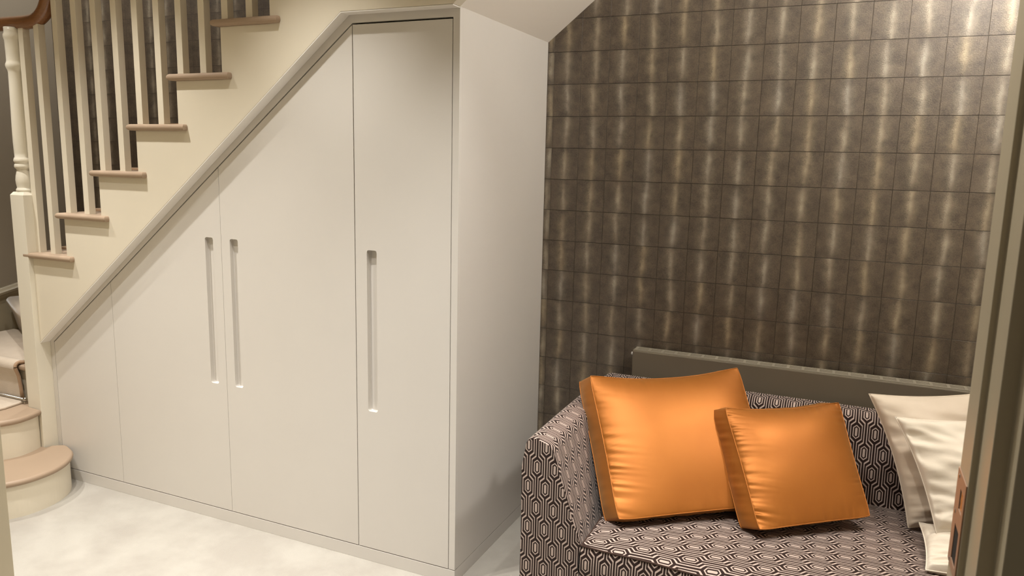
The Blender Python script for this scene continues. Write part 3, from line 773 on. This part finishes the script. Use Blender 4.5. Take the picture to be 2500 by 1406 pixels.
# ------------------------------------------------------------------ cushions
def bil(c, u, v):
    BL, BR, TR, TL = c; a = (u + 1) / 2; b = (v + 1) / 2
    return BL * (1 - a) * (1 - b) + BR * a * (1 - b) + TR * a * b + TL * (1 - a) * b
def fnz(x, y, z): return noise.noise(Vector((x, y, z)))
def boxed_cushion(label, corners, dep, bulge, seed, ctop=0.10, cbot=0.015, cside=0.02):
    c = [Vector(p) for p in corners]; BL, BR, TR, TL = c
    ex = ((TR - TL) + (BR - BL)).normalized(); ey = ((TL - BL) + (TR - BR)).normalized(); nrm = ex.cross(ey).normalized()
    dep = Vector(dep); T = dep.length
    ctr = (BL + BR + TR + TL) / 4 + dep / 2
    base = Vector((ctr.x, ctr.y, min(p.z for p in c)))
    root = empty('cushion', base, label, 'cushion', 'orange satin box cushions')
    N = 110
    size = (TR - TL).length
    def outl(u, v):
        cu = 1 - cside * (1 - v * v); cv = 1 - (ctop * max(0, v) + cbot * max(0, -v)) * (1 - abs(u) ** 2.2)
        k = 0.022
        return bil(c, u * cu * (1 - k * abs(v) ** 9), v * cv * (1 - k * abs(u) ** 9))
    def wr(s, e, k):     # gathers: s along the seam, e distance from it
        a = fnz(s * 9.0, k * 7.3, seed) * 0.6 + fnz(s * 19.0, k * 3.1 + 5 + e * 1.5, seed + 3)
        amp = max(0.0, 0.45 + 0.9 * fnz(s * 1.7, k + 9.0, seed + 1))
        return a * amp * math.exp(-e / 0.13) * min(1, e / 0.012 + 0.25)
    def face(sign):
        v = []; f = []
        for j in range(N + 1):
            for i in range(N + 1):
                u = -1 + 2 * i / N; w = -1 + 2 * j / N
                u = math.copysign(abs(u) ** 0.8, u); w = math.copysign(abs(w) ** 0.8, w)
                p = outl(u, w)
                h = bulge * 1.15 * ((1 - abs(u) ** 3.0) * (1 - abs(w) ** 2.4)) ** 0.75 * (1 + 0.42 * w)
                g_ = wr(w + 0.25 * u, 1 + u, 1) * 0.0125 + wr(w, 1 - u, 2) * 0.006 + wr(u, 1 - w, 3) * 0.005 + wr(u, 1 + w, 4) * 0.004
                g_ += 0.004 * fnz(u * 1.6, w * 1.6, seed + 8) * (1 - abs(u) ** 4) * (1 - abs(w) ** 4)
                if sign > 0: v.append(p + nrm * (h + g_))
                else: v.append(p + dep - nrm * (h * 0.6 + g_))
        for j in range(N):
            for i in range(N): f.append((j * (N + 1) + i, j * (N + 1) + i + 1, (j + 1) * (N + 1) + i + 1, (j + 1) * (N + 1) + i))
        return mk('face', v, f)
    put('front_panel', face(1), M['satin'], root, smooth=True)
    put('back_panel', face(-1), M['satin'], root, smooth=True)
    ring = []
    M_ = 64
    for k in range(4 * M_):
        s, q = divmod(k, M_); t = -1 + 2 * q / M_
        ring.append({0: (t, -1), 1: (1, t), 2: (-t, 1), 3: (-1, -t)}[s])
    v = []; f = []; K = 8; L = len(ring)
    for (u, w) in ring:
        p = outl(u, w)
        o_ = (ex * (u if abs(u) == 1 else 0) + ey * (w if abs(w) == 1 else 0))
        if o_.length > 0: o_.normalize()
        for k in range(K + 1):
            q = k / K; sb_ = (0.007 + 0.004 * fnz(u * 4 + 3, w * 4, seed + 5) + 0.003 * fnz(u * 13, w * 13, seed + 6)) * math.sin(math.pi * q)
            cor = 1 - min(1, max(0, (min(abs(u), abs(w)) - 0.86) / 0.14)) * 0.9
            v.append(p + dep * q + o_ * sb_ * cor)
    for i in range(L):
        j = (i + 1) % L
        for k in range(K): f.append((i * (K + 1) + k, j * (K + 1) + k, j * (K + 1) + k + 1, i * (K + 1) + k + 1))
    put('side_band', mk('band', v, f), M['satin'], root, smooth=True)
    put('piping', tubem([outl(u, w) + nrm * 0.0005 for u, w in ring], 0.0019, n=6, up=nrm, closed=True), M['satin'], root, smooth=True)
    put('piping', tubem([outl(u, w) + dep for u, w in ring], 0.0019, n=6, up=nrm, closed=True), M['satin'], root, smooth=True)
    return root
boxed_cushion('large orange satin box cushion leaning against the patterned sofa arm',
              [(0.651, -0.104, 0.450), (1.125, 0.176, 0.489), (0.921, 0.500, 0.855), (0.428, 0.225, 0.826)], (-0.060, 0.055, -0.045), 0.040, 1.3, 0.12)
boxed_cushion('smaller orange satin box cushion in the middle of the sofa',
              [(1.078, -0.010, 0.471), (1.399, 0.216, 0.489), (1.275, 0.478, 0.780), (0.914, 0.243, 0.772)], (-0.060, 0.050, -0.032), 0.034, 5.9, 0.085)

def knife_cushion(label, corners, thick, mat, seed, conc=0.06, fold=0.006):
    c = [Vector(p) for p in corners]; BL, BR, TR, TL = c
    ex = ((TR - TL) + (BR - BL)).normalized(); ey = ((TL - BL) + (TR - BR)).normalized(); nrm = ex.cross(ey).normalized()
    ctr = (BL + BR + TR + TL) / 4
    root = empty('cushion', (ctr.x, ctr.y, min(p.z for p in c)), label, 'cushion', 'cream cushions')
    N = 64
    def outl(u, v): return bil(c, u * (1 - conc * (1 - v * v)), v * (1 - conc * (1 - u * u)))
    def face(sg):
        v = []; f = []
        for j in range(N + 1):
            for i in range(N + 1):
                u = -1 + 2 * i / N; w = -1 + 2 * j / N
                u = math.copysign(abs(u) ** 0.75, u); w = math.copysign(abs(w) ** 0.75, w)
                h = thick * ((1 - u * u) * (1 - w * w)) ** 0.42
                e = min(1 - abs(u), 1 - abs(w)); m2 = min(1, e / 0.08)
                g_ = m2 * fold * (1.6 * fnz(u * 1.3 + w * 1.1, w * 3.2 - u * 1.4, seed) + 0.8 * fnz(u * 2.5, w * 7 + u * 2, seed + 2))
                g_ += fold * 0.9 * math.exp(-abs(1 + u) / 0.16) * fnz(w * 11, 2.2, seed + 4) * m2
                g_ += fold * 1.3 * math.exp(-(w + 0.75) ** 2 / 0.12) * fnz(u * 2.2, w * 13, seed + 6) * m2
                v.append(outl(u, w) + nrm * sg * (h + g_))
        for j in range(N):
            for i in range(N): f.append((j * (N + 1) + i, j * (N + 1) + i + 1, (j + 1) * (N + 1) + i + 1, (j + 1) * (N + 1) + i))
        return mk('face', v, f)
    put('front_panel', face(1), mat, root, smooth=True)
    put('back_panel', face(-1), mat, root, smooth=True)
    ring = []
    for k in range(4 * 40):
        s, q = divmod(k, 40); t = -1 + 2 * q / 40; ring.append({0: (t, -1), 1: (1, t), 2: (-t, 1), 3: (-1, -t)}[s])
    put('seam', tubem([outl(u, w) for u, w in ring], 0.0022, n=6, up=nrm, closed=True), mat, root, smooth=True)
    return root
knife_cushion('large cream velvet cushion at the back, leaning behind the other pale ones',
              [(1.515, 0.300, 0.440), (1.93, 0.36, 0.470), (1.80, 0.535, 0.895), (1.365, 0.435, 0.834)], 0.066, M['velvet'], 2.2, 0.09, 0.009)
knife_cushion('cream velvet cushion in front, standing on the low white one',
              [(1.575, 0.135, 0.510), (1.92, 0.170, 0.520), (1.83, 0.36, 0.850), (1.443, 0.305, 0.804)], 0.062, M['velvet2'], 8.4, 0.08, 0.011)
knife_cushion('small white cushion lying lowest at the front of the seat',
              [(1.545, 0.025, 0.440), (1.93, 0.050, 0.440), (1.93, 0.235, 0.500), (1.535, 0.215, 0.500)], 0.050, M['velvet2'], 4.7, 0.05, 0.009)
